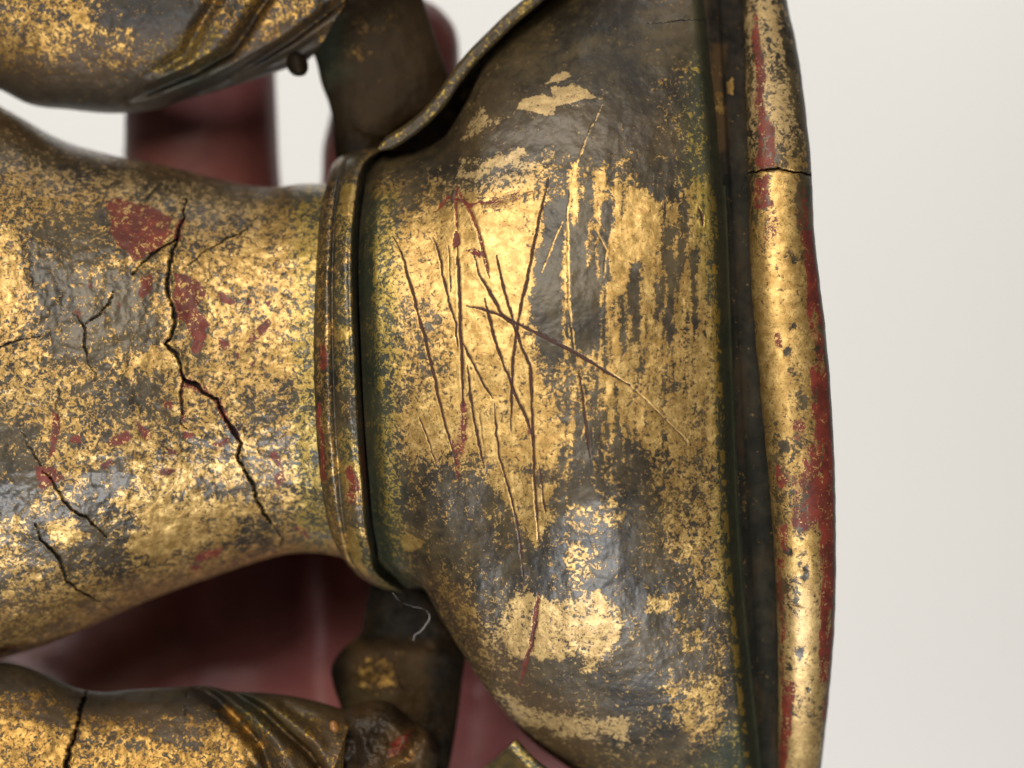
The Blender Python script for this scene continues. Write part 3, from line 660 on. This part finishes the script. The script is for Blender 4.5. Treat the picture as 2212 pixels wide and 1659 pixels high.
# ---- rolled base rim, runs up and down the picture and returns round the back
def build_rim():
    xl = Cv((-260, 1588), (0, 1604), (200, 1611), (370, 1616), (600, 1622), (850, 1643), (1100, 1666), (1400, 1680), (1659, 1681), (1900, 1680))
    xr = Cv((-260, 1660), (-100, 1684), (0, 1700), (100, 1721), (200, 1736), (370, 1753), (500, 1759), (600, 1770), (700, 1782), (850, 1795), (1000, 1803), (1200, 1806), (1350, 1803), (1450, 1796), (1550, 1786), (1659, 1774), (1900, 1745))
    ny, nf, nb = 1000, 92, 24
    thy = np.linspace(-1.32, 1.34, ny)
    cy, hy = 805.0, 1010.0
    y = cy + hy*np.sin(thy)
    ph = ring_angles(nf, nb)
    Yg, PH = np.meshgrid(y, ph, indexing='ij')
    a = xl(Yg); b = xr(Yg)
    sn = np.sin(PH); cs = np.cos(PH)
    Xg = (a+b)/2 + (b-a)/2*np.sign(sn)*np.abs(sn)**0.85
    dcen = 70 + 430*(1-np.sqrt(np.clip(1-((Yg-cy)/hy)**2, 0, 1)))
    dep = dcen - np.where(cs > 0, 62, 90)*cs
    p = Painter(Xg, Yg, 0.64)
    v = (Xg-a)/(b-a)          # 0 left edge .. 1 right edge
    def band(y0, y1, v0, v1, key, val, sy=18, sv=0.07, wob=0.10):
        vv = v + wob*fbm(Xg, Yg, 70, 4, 0.6, 41); yy = Yg + p.wy
        m = sstep(y0-sy, y0+sy, yy)*(1-sstep(y1-sy, y1+sy, yy))*sstep(v0-sv, v0+sv, vv)*(1-sstep(v1-sv, v1+sv, vv))
        p.a[key] += (val-p.a[key])*m
    band(-300, 360, -1, 2, 'gold', 0.55); p.a['brown'] += 0.8*(1-sstep(0.10, 0.26, v))*sstep(1050, 1250, Yg); band(-300, 330, 0.78, 2, 'gold', 0.30)
    band(-300, 500, -1, 0.10, 'gold', 0.45); band(-300, 330, -1, 2, 'dull', 0.75, 50); band(1250, 1900, -1, 2, 'dull', 0.45, 60)
    band(380, 800, 0.3, 0.75, 'gold', 0.82); band(380, 560, 0.78, 2, 'gold', 0.12)
    band(560, 900, 0.02, 0.40, 'gold', 0.85, sv=0.05)
    band(1000, 1160, 0.05, 0.3, 'gold', 0.5); band(1150, 1400, 0.2, 0.7, 'gold', 0.80)
    band(1250, 1330, 0.1, 0.35, 'gold', 0.35); band(1400, 1500, 0.3, 0.85, 'gold', 0.78)
    band(1550, 1800, 0.35, 0.85, 'gold', 0.82)
    band(30, 330, 0.16, 0.34, 'red', 0.85, 20, 0.06); band(260, 365, 0.12, 0.45, 'red', 0.75)
    band(378, 450, 0.10, 0.36, 'red', 0.9, 6); band(455, 540, 0.2, 0.45, 'red', 0.55)
    band(500, 720, 0.76, 1.3, 'red', 0.95); band(400, 500, 0.72, 0.95, 'red', 0.55)
    band(700, 790, 0.80, 1.1, 'red', 0.60); band(790, 960, 0.70, 1.1, 'red', 0.9)
    band(960, 1140, 0.56, 1.3, 'red', 0.97); band(1020, 1150, 0.30, 0.62, 'red', 0.62, 20, 0.1)
    band(900, 960, 0.35, 0.62, 'red', 0.6); band(1000, 1060, 0.1, 0.3, 'red', 0.7)
    band(1130, 1420, 0.74, 1.3, 'red', 0.95); band(1120, 1200, 0.05, 0.3, 'red', 0.6)
    band(1420, 1480, 0.76, 1.0, 'red', 0.75); band(1200, 1480, 0.02, 0.16, 'red', 0.55)
    band(1470, 1600, 0.06, 0.30, 'red', 0.85); band(1570, 1700, 0.02, 0.22, 'red', 0.7)
    band(720, 760, 0.25, 0.36, 'red', 0.7, 8, 0.04); band(1480, 1560, 0.88, 1.3, 'red', 0.6)
    for sx, sy, r in ((1700, 760, 9), (1706, 1192, 8), (1740, 1245, 9), (1742, 1228, 6), (1715, 705, 6), (1716, 560, 9), (1690, 72, 7), (1704, 128, 6), (1745, 1490, 5), (1728, 1410, 9), (1693, 1270, 8), (1735, 860, 7), (1690, 960, 7)):
        q = np.exp(-(((Xg-sx)/r)**2 + ((Yg-sy)/(r*1.2))**2))
        p.a['gold'] *= 1-q
        p.disp += 1.5*q
    p.crack([(1590, 382), (1622, 372), (1650, 367), (1680, 365), (1705, 370), (1730, 373), (1765, 380)], 8, 16, (0, 0), 4)
    p.crack([(1690, 1300), (1715, 1308), (1745, 1312)], 3.5, 4, (0.4, 0.4), 4)
    p.lumps(2.5, 170, 3, 2); p.lumps(0.7, 34, 3, 4)
    p.a['red'] *= np.clip(0.90 + 1.1*fbm(Xg*1.0, Yg*0.22, 20, 4, 0.6, 83), 0, 1)
    p.a['gold'] += 0.35*fbm(Xg, Yg*0.3, 26, 3, 0.6, 87)
    p.a['gold'] *= 1-0.9*sstep(0.93, 0.97, v); p.a['red'] *= 1-sstep(0.955, 0.985, v)
    front = np.clip(cs*3, 0, 1)
    dep = dep + p.disp*front
    Xw = Xg + 1.5*fbm(Yg*1.0, Xg*0+3, 60, 3)*(np.abs(sn)**3)
    grid_mesh("base_rim", world(Xw, Yg, dep), M_RIM, FIG, True, p.a)

# ---- raised arm at the top of the picture, with sleeve folds
def build_upper_arm():
    L = lambda t: np.full_like(np.asarray(t, float), -200.0)
    R = Cv((-1, 900), (-0.5, 900), (0.2, 830), (0.5, 752), (0.75, 712), (0.9, 690), (1, 668))
    top = Cv((-200, -330), (300, -360), (900, -380))
    bot = Cv((-200, 150), (0, 194), (60, 224), (150, 237), (240, 245), (290, 243), (340, 236), (400, 216), (460, 200), (520, 181), (580, 161), (625, 146), (668, 128))
    d0 = Cv((-200, 110), (300, 140), (700, 180)); dd = Cv((-200, 230), (500, 210), (700, 170))
    X, Y, dep, front, Uu, T = loft(300, 420, 40, L, R, top, bot, d0, dd, 2.0)
    p = Painter(X, Y, 0.42)
    p.gold([(-200, -100), (60, -60), (220, 20), (210, 60), (180, 110), (60, 130), (-200, 120)], 0.56, 25)
    p.gold([(150, 0), (180, 30), (215, 55), (200, 70), (170, 50)], 0.85, 8)
    p.gold([(230, -100), (400, -100), (420, 60), (300, 80), (240, 40)], 0.17, 25)
    p.gold([(210, 60), (360, 70), (350, 120), (220, 130)], 0.42, 15)
    p.gold([(-200, 130), (60, 140), (300, 150), (420, 160), (400, 260), (-200, 260)], 0.24, 25)
    p.gold([(520, 0), (600, -40), (680, -40), (640, 40), (570, 60)], 0.55, 15)
    p.gold([(400, 90), (440, 20), (480, 0), (460, 70), (420, 130)], 0.4, 12)
    p.gold([(440, 150), (560, 90), (700, 20), (720, 60), (600, 140), (480, 190)], 0.28, 12)
    p.brown([(-200, 60), (400, 70), (600, 40), (700, 60), (500, 120), (200, 180), (-200, 150)], 0.75, 40)
    p.gold([(-200, 165), (60, 180), (240, 190), (380, 160), (520, 130), (680, 80), (700, 260), (-200, 300)], 0.06, 22)  # dark lacquer band, also painting in the shade under the arm
    p.green([(330, 90), (470, 60), (500, 160), (400, 200), (320, 160)], 0.5, 20)
    p.carve([(280, 215), (417, 157), (500, 112), (533, 65), (590, -20), (640, -90)], 11, 44)
    p.carve([(383, 222), (493, 167), (560, 128), (633, 83), (737, 5), (800, -60)], 10, 38)
    p.carve([(330, 160), (400, 120), (430, 60), (470, -10), (500, -80)], 13, 28)
    p.carve([(440, 205), (540, 160), (640, 112), (720, 60)], 10, 16)
    p.carve([(560, 10), (545, 50), (530, 100)], 5, 7)
    p.disp += -16*np.exp(-(line_dist(X, Y, [(350, 175), (450, 120), (510, 40), (560, -60)], 200)[0]/22)**2)
    p.disp += -14*np.exp(-(line_dist(X, Y, [(460, 170), (580, 100), (680, 20)], 200)[0]/18)**2)
    p.crack([(525, 40), (533, 70), (540, 110)], 3, 5, (0.3, 0.3), 4)
    p.lumps(5, 90, 4, 2); p.lumps(2.2, 26, 3, 4)
    dep = dep + p.disp*front
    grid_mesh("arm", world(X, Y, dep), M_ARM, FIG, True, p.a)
    # small carved drop under the sleeve hem
    th = np.linspace(0, 2*math.pi, 25)[:-1]; z = np.linspace(0, math.pi, 15)
    Z, TH = np.meshgrid(z, th, indexing='ij')
    r = 23*np.sin(Z)**0.8*(1+0.10*np.sin(3*TH))
    grid_mesh("sleeve_drop", world(642+r*np.cos(TH)-4*np.cos(Z), 138-27*np.cos(Z), 285+r*np.sin(TH)), M_SASH, FIG, True, dict(new_attrs(Z.shape, 0.05)))

# ---- lowered arm along the bottom edge
def build_lower_arm():
    L = lambda t: np.full_like(np.asarray(t, float), -200.0)
    R = Cv((-1, 764), (-0.7, 742), (-0.4, 720), (0, 705), (1, 720))
    top = Cv((-200, 1440), (0, 1430), (60, 1441), (100, 1456), (170, 1487), (215, 1494), (300, 1488), (400, 1483), (440, 1481), (500, 1493), (560, 1496), (640, 1505), (700, 1519), (764, 1540))
    bot = Cv((-200, 1990), (300, 2030), (720, 1980))
    d0 = Cv((-200, 60), (300, 60), (720, 90)); dd = Cv((-200, 200), (720, 170))
    X, Y, dep, front, Uu, T = loft(320, 420, 40, L, R, top, bot, d0, dd, 2.0)
    p = Painter(X, Y, 0.52)
    p.gold([(-200, 1420), (0, 1425), (180, 1485), (300, 1485), (450, 1480), (480, 1560), (300, 1550), (200, 1540), (100, 1500), (-200, 1480)], 0.22, 22)
    p.gold([(-200, 1560), (150, 1550), (140, 1700), (-200, 1700)], 0.66, 25)
    p.gold([(200, 1600), (520, 1570), (560, 1700), (180, 1700)], 0.60, 25)
    p.gold([(330, 1545), (450, 1560), (440, 1620), (340, 1600)], 0.36, 15)
    p.gold([(80, 1520), (150, 1530), (140, 1570), (60, 1560)], 0.30, 14)
    p.gold([(260, 1600), (320, 1605), (310, 1630), (270, 1625)], 0.25, 8)
    p.gold([(520, 1510), (740, 1530), (740, 1700), (580, 1700)], 0.36, 18)
    p.gold([(480, 1520), (500, 1530), (560, 1600), (550, 1620)], 0.7, 8)
    p.brown([(-200, 1480), (200, 1530), (420, 1540), (520, 1590), (420, 1600), (200, 1580), (-200, 1540)], 0.8, 30)
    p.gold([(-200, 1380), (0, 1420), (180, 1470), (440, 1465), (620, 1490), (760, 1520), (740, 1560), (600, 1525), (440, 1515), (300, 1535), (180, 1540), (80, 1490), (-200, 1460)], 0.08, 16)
    p.brown([(560, 1500), (800, 1500), (800, 1700), (640, 1700)], 0.7, 30)
    p.green([(480, 1490), (740, 1510), (640, 1600), (540, 1560)], 0.6, 20)
    p.crack([(188, 1486), (184, 1505), (174, 1532), (172, 1555), (162, 1588), (150, 1622), (144, 1665), (140, 1720)], 12, 30, (0.1, 0), 6)
    p.crack([(405, 1490), (400, 1530), (402, 1560)], 3.5, 5, (0.2, 0.4), 4)
    p.carve([(410, 1478), (467, 1508), (520, 1560), (567, 1612), (590, 1680), (600, 1740)], 14, 54)
    p.carve([(490, 1490), (567, 1536), (617, 1583), (667, 1628), (720, 1700)], 11, 54)
    p.carve([(600, 1515), (650, 1548), (690, 1560)], 13, 20)
    p.carve([(640, 1590), (690, 1640), (700, 1700)], 9, 16)
    p.carve([(540, 1640), (580, 1690), (600, 1740)], 10, 14)
    p.disp += -14*np.exp(-(line_dist(X, Y, [(450, 1484), (530, 1530), (600, 1600), (650, 1690)], 200)[0]/17)**2)
    p.disp += -14*np.exp(-(line_dist(X, Y, [(530, 1495), (620, 1545), (690, 1610)], 200)[0]/15)**2)
    p.disp += 10*np.exp(-(line_dist(X, Y, [(280, 1500), (380, 1505), (440, 1490)], 200)[0]/12)**2)
    p.lumps(5, 90, 4, 2); p.lumps(2.4, 24, 3, 4)
    dep = dep + p.disp*front
    grid_mesh("arm", world(X, Y, dep), M_ARM, FIG, True, p.a)

# ---- broken wrist stump beside the lowered arm
def build_stump():
    r = np.linspace(0, 1, 70); th = np.linspace(0, 2*math.pi, 141)[:-1]
    Rr, TH = np.meshgrid(r, th, indexing='ij')
    rad = np.where(Rr < 0.8, np.sin(Rr/0.8*math.pi/2), 1.0)
    out = 1 + 0.10*np.sin(2*TH+0.7) + 0.05*np.sin(3*TH+1) + 0.03*np.sin(5*TH+2)
    X = 826 + 106*rad*out*np.cos(TH); Y = 1622 + 112*rad*out*np.sin(TH)
    dep = 128 + 120*(1-np.sqrt(np.clip(1-rad**2, 0, 1)))*(Rr < 0.8) + np.where(Rr < 0.8, 0, 120 + (Rr-0.8)/0.2*220)
    p = Painter(X, Y, 0.06)
    p.brown([(840, 1560), (930, 1560), (930, 1700), (800, 1700), (800, 1640)], 0.8, 20)
    p.brown([(690, 1500), (830, 1500), (800, 1545), (740, 1560), (720, 1600)], 0.5, 20)
    p.red([(852, 1585), (885, 1575), (892, 1600), (872, 1625), (840, 1640), (835, 1620)], 0.55, 8)
    p.gold([(862, 1612), (905, 1596), (893, 1640), (838, 1662), (828, 1646)], 0.50, 10)
    p.gold([(742, 1528), (800, 1515), (792, 1540), (745, 1552)], 0.35, 12)
    p.gold([(790, 1640), (840, 1665), (820, 1700), (770, 1690)], 0.40, 12)
    p.carve([(870, 1530), (905, 1580), (880, 1640), (820, 1672), (770, 1680)], 15, 30)
    p.carve([(745, 1570), (770, 1610), (760, 1660)], 12, 22)
    p.carve([(800, 1570), (840, 1585), (850, 1615)], 15, 26)
    p.lumps(34, 62, 4, 3); p.lumps(5, 24, 3, 4)
    dep = dep + p.disp*(Rr < 0.85)
    # close the hub by a tiny ring
    X[0] = 826 + 0.5*np.cos(th); Y[0] = 1622 + 0.5*np.sin(th); dep[0] = dep[0].mean()
    grid_mesh("broken_wrist", world(X, Y, dep)[:, ::-1], M_STUMP, FIG, True, {k: v[:, ::-1] for k, v in p.a.items()})
    z = np.linspace(0.05, math.pi-0.05, 13); t2 = np.linspace(0, 2*math.pi, 21)[:-1]
    Z, T2 = np.meshgrid(z, t2, indexing='ij')
    rr = 10*np.sin(Z)*(1+0.15*np.sin(2*T2))
    grid_mesh("resin_bead", world(722+rr*np.cos(T2)-2*np.cos(Z), 1569-13*np.cos(Z), 96+rr*np.sin(T2)), M_RESIN, FIG, True)

M_RESIN = plain_material("amber_resin", (0.22, 0.09, 0.025), (0.32, 0.15, 0.04), 900, 0.4)

# ---- bands of cloth hanging from the arms to the hips (run up and down)
def vband(name, left, right, y0, y1, d0, dd, mat, painter, ny=220, nf=160, nb=20, thick=0.55, g=0.08):
    y = np.linspace(y0, y1, ny); th = ring_angles(nf, nb)
    Yg, TH = np.meshgrid(y, th, indexing='ij')
    a = left(Yg); b = right(Yg)
    sn = np.sin(TH); cs = np.cos(TH)
    Xg = (a+b)/2 + (b-a)/2*sn
    dep = d0(Yg) + dd*(1-np.where(cs > 0, cs, cs*thick))
    p = Painter(Xg, Yg, g)
    painter(p, Xg, Yg)
    dep = dep + p.disp*np.clip(cs*3, 0, 1)
    return grid_mesh(name, world(Xg, Yg, dep), mat, FIG, True, p.a)

def build_sashes():
    left = Cv((-200, 640), (0, 660), (100, 670), (130, 682), (180, 694), (230, 712), (262, 718), (290, 720), (345, 726), (380, 740))
    right = Cv((-200, 880), (0, 914), (50, 930), (100, 946), (160, 966), (230, 960), (300, 850), (345, 836), (380, 830))
    def pt(p, X, Y):
        p.brown([(740, -200), (1000, -200), (980, 250), (850, 320), (760, 300), (740, 100)], 0.28, 40)
        p.gold([(745, -100), (880, -100), (890, 60), (820, 130), (760, 80)], 0.22, 25)
        p.gold([(745, 85), (800, 80), (800, 130), (750, 125)], 0.3, 12)
        p.green([(650, 60), (740, 40), (760, 160), (700, 200)], 0.5, 25)
        p.lumps(6, 90, 3, 2); p.lumps(2.5, 25, 3, 5)
        p.carve([(757, 262), (790, 285), (830, 293), (870, 285)], 7, -5)
    vband("sash", left, right, -220, 372, Cv((-200, 330), (100, 330), (372, 330)), 60, M_SASH, pt)
    left2 = Cv((1230, 812), (1270, 800), (1330, 786), (1370, 776), (1400, 742), (1440, 716), (1480, 720), (1530, 736), (1700, 742), (1850, 760))
    right2 = Cv((1230, 905), (1275, 935), (1300, 958), (1340, 985), (1390, 1003), (1480, 997), (1600, 981), (1700, 962), (1850, 930))
    def pt2(p, X, Y):
        p.brown([(755, 1385), (860, 1395), (930, 1390), (925, 1500), (900, 1560), (740, 1545), (745, 1450)], 0.55, 22)
        p.gold([(770, 1440), (800, 1400), (860, 1410), (875, 1480), (840, 1500), (770, 1490)], 0.46, 18)
        p.green([(740, 1490), (850, 1505), (820, 1540), (740, 1530)], 0.6, 15)
        p.crack([(850, 1440), (865, 1480), (880, 1495), (900, 1490)], 3, 4, (0.3, 0.3), 4)
        p.lumps(8, 80, 3, 2); p.lumps(2.5, 22, 3, 5)
        p.disp += 26*(1-sstep(1370, 1420, Y + 10*fbm(X, Y, 60, 3)))
    vband("sash", left2, right2, 1225, 1850, Cv((1225, 370), (1400, 340), (1850, 300)), 70, M_SASH, pt2)

# ---- thin flared hems beside the skirt: strips with a bright front edge, sweeping away behind
def hem(name, pts, hw, dfront, sweep, painter, g=0.3):
    """pts: centre line of the front edge; hw: half width of the edge; sweep: how far the sheet runs back and outwards"""
    P = np.array(pts, float)
    cum = np.concatenate([[0], np.cumsum(np.hypot(*np.diff(P, axis=0).T))])
    n = 160; s = np.linspace(0, cum[-1], n)
    cx = Cv(*zip(cum, P[:, 0]))(s); cy = Cv(*zip(cum, P[:, 1]))(s)
    tx = np.gradient(cx); ty = np.gradient(cy); L = np.hypot(tx, ty); nx, ny_ = -ty/L, tx/L
    # section: rounded front edge then the sheet running back
    k = np.linspace(-1, 1, 25)
    sec = [(hw*0.6 + sweep[1], sweep[0] + 30), (0.0, 0.75*sweep[0] + 30), (-hw*1.0, 34)] + [(hw*q, 20*(abs(q)**5)) for q in k] + [(hw, 30), (hw*0.7, 0.75*sweep[0]), (hw + sweep[1], sweep[0])]
    sec = np.array(sec)
    w_ = hw_scale = np.clip(np.minimum(s/40+0.35, 1), 0, 1)
    X = cx[:, None] + nx[:, None]*sec[None, :, 0]*w_[:, None]
    Y = cy[:, None] + ny_[:, None]*sec[None, :, 0]*w_[:, None]
    dep = dfront(s/cum[-1])[:, None] + sec[None, :, 1]
    p = Painter(X, Y, g)
    painter(p, X, Y)
    dep = dep + p.disp
    V = world(X, Y, dep)
    return V, p.a

def build_hems():
    def pt(p, X, Y):
        p.green([(800, -200), (1400, -200), (1400, 400), (800, 400)], 0.5, 20)
        p.brown([(800, -200), (1400, -200), (1400, 400), (800, 400)], 0.45, 20)
        p.lumps(5, 60, 3, 2); p.lumps(2.4, 20, 3, 5)
    V, a = hem("hem_edge", [(818, 322), (862, 296), (912, 259), (950, 219), (985, 168), (1020, 124), (1065, 78), (1100, 44), (1150, 2), (1200, -40), (1300, -120)], 15,
               Cv((0, 190), (0.3, 170), (1, 170)), (420, 190), pt, 0.34)
    grid_mesh("hem_edge", V, M_ARM, FIG, True, a)
    V, a = hem("hem_edge", [(1300, 1770), (1240, 1722), (1180, 1676), (1145, 1648), (1122, 1624), (1106, 1606)], 15,
               Cv((0, 190), (1, 190)), (400, -150), lambda p, X, Y: (p.lumps(4, 50, 3, 2), p.green([(1000, 1500), (1400, 1500), (1400, 1800), (1000, 1800)], 0.6, 10)), 0.48)
    grid_mesh("hem_edge", V, M_BODY, FIG, True, a)

build_torso(); build_belt(); build_skirt(); build_groove(); build_rim()
build_upper_arm(); build_lower_arm(); build_stump(); build_sashes(); build_hems()

# ------------------------------------------------------------------ the hand that holds the figurine from behind
def build_hand():
    import bmesh
    from mathutils import Vector
    def W(x, y, d): return Vector(world(np.array(float(x)), np.array(float(y)), np.array(float(d))))
    bm = bmesh.new()
    def ball(c, r, seg=14):
        rings = seg//2+1
        rows = []
        for i in range(1, rings):
            a = math.pi*i/rings
            rows.append([bm.verts.new(c + Vector((r*math.sin(a)*math.cos(2*math.pi*j/seg), r*math.sin(a)*math.sin(2*math.pi*j/seg), r*math.cos(a)))) for j in range(seg)])
        n = bm.verts.new(c+Vector((0, 0, r))); s_ = bm.verts.new(c-Vector((0, 0, r)))
        for j in range(seg):
            bm.faces.new((n, rows[0][j], rows[0][(j+1) % seg]))
            bm.faces.new((s_, rows[-1][(j+1) % seg], rows[-1][j]))
            for i in range(len(rows)-1):
                bm.faces.new((rows[i][j], rows[i+1][j], rows[i+1][(j+1) % seg], rows[i][(j+1) % seg]))
    def chain(pts, step_=0.0022):
        for (a, ra), (b, rb) in zip(pts[:-1], pts[1:]):
            n = max(2, int((b-a).length/step_))
            for i in range(n+1):
                t = i/n
                ball(a.lerp(b, t), ra+(rb-ra)*t)
    u = S
    fing = {
        'index':  [((520, 1320, 1120), 190), ((478, 1000, 960), 178), ((455, 640, 740), 164), ((436, 330, 690), 160), ((432, 60, 660), 154), ((425, -130, 620), 140)],
        'middle': [((880, 1300, 1140), 195), ((865, 950, 970), 182), ((852, 560, 760), 160), ((842, 330, 710), 140), ((862, 190, 690), 126), ((880, 110, 680), 112)],
        'ring':   [((1210, 1340, 1190), 190), ((1215, 950, 1080), 175), ((1215, 640, 930), 160), ((1210, 420, 800), 148), ((1205, 300, 740), 130)],
        'little': [((1490, 1470, 1150), 165), ((1485, 1200, 1050), 145), ((1465, 960, 940), 135), ((1450, 800, 850), 120)],
        'thumb':  [((420, 2080, 1050), 230), ((180, 1800, 900), 215), ((-60, 1600, 740), 185), ((-260, 1450, 560), 170), ((-420, 1330, 430), 140)],
    }
    for k, pts in fing.items():
        chain([(W(*c), r*1.07*u*(1+c[2]*S/D)) for c, r in pts])
    # palm pads and heel
    for a, b, ra, rb in (((520, 1320, 1190), (560, 1900, 1200), 215, 260), ((880, 1300, 1200), (860, 1950, 1210), 215, 260), ((1210, 1340, 1210), (1120, 1950, 1210), 210, 260),
                         ((1490, 1470, 1190), (1340, 2000, 1200), 190, 250), ((420, 1750, 1080), (640, 2300, 1160), 240, 280), ((1340, 2000, 1190), (1160, 2400, 1200), 260, 270),
                         ((300, 1560, 1100), (460, 1900, 1120), 190, 230), ((240, 1500, 1060), (440, 1330, 1130), 190, 200), ((60, 1560, 1000), (240, 1500, 1060), 180, 190), ((240, 1500, 1060), (180, 1800, 960), 190, 215),
                         ((640, 2300, 1180), (760, 3200, 1220), 300, 330), ((1160, 2350, 1190), (1080, 3200, 1220), 290, 330), ((900, 2100, 1190), (920, 3200, 1220), 320, 370)):
        chain([(W(*a), ra*u*(1+a[2]*S/D)), (W(*b), rb*u*(1+b[2]*S/D))], 0.004)
    loc = Vector((0, 0.055, -0.06))
    for v in bm.verts: v.co -= loc
    me = bpy.data.meshes.new("hand"); bm.to_mesh(me); bm.free()
    o = bpy.data.objects.new("hand", me); COL.objects.link(o); o.location = loc
    me.materials.append(M_SKIN)
    m = o.modifiers.new("Remesh", 'REMESH'); m.mode = 'VOXEL'; m.voxel_size = 0.0011; m.use_smooth_shade = True
    sm = o.modifiers.new("Smooth", 'SMOOTH'); sm.iterations = 6; sm.factor = 0.6
    # bake the modifiers so that the hand is a plain mesh
    dg = bpy.context.evaluated_depsgraph_get()
    ev = bpy.data.meshes.new_from_object(o.evaluated_get(dg))
    o.modifiers.clear(); o.data = ev; ev.name = "hand"
    for pl in ev.polygons: pl.use_smooth = True
    if not ev.materials: ev.materials.append(M_SKIN)
    o['label'] = "reddish bare hand in shadow gripping the figurine from behind, fingers seen through the gaps"
    o['category'] = "hand"
build_hand()

# ------------------------------------------------------------------ lint
M_LINT = plain_material("white_lint", (0.20, 0.19, 0.18), (0.28, 0.26, 0.25), 900, 0.8)
M_LINT2 = plain_material("green_lint", (0.20, 0.34, 0.16), (0.25, 0.40, 0.2), 900, 0.8)
def fibre(name, pts, r, mat, label, cat):
    P = np.array(pts, float)
    cum = np.concatenate([[0], np.cumsum(np.linalg.norm(np.diff(P, axis=0), axis=1))])
    s = np.linspace(0, cum[-1], 60)
    c = np.stack([Cv(*zip(cum, P[:, i]))(s) for i in range(3)], -1)
    th = np.linspace(0, 2*math.pi, 9)[:-1]
    X = c[:, None, 0] + r*np.cos(th)[None]; Yv = c[:, None, 1] + r*np.cos(th)[None]*0.6; dep = c[:, None, 2] + r*np.sin(th)[None]
    off = world(P[0, 0], P[0, 1], P[0, 2])
    o = grid_mesh(name, world(X, Yv, dep), mat, None, True, None, off)
    o.location = tuple(off); o['label'] = label; o['category'] = cat
fibre("lint_thread", [(848, 1280, 150), (862, 1297, 165), (890, 1310, 175), (918, 1317, 180), (928, 1330, 180), (918, 1352, 185), (908, 1364, 190), (896, 1372, 200), (893, 1384, 215)], 1.1, M_LINT,
      "fine white thread dangling in the dark gap below the waistband", "thread")
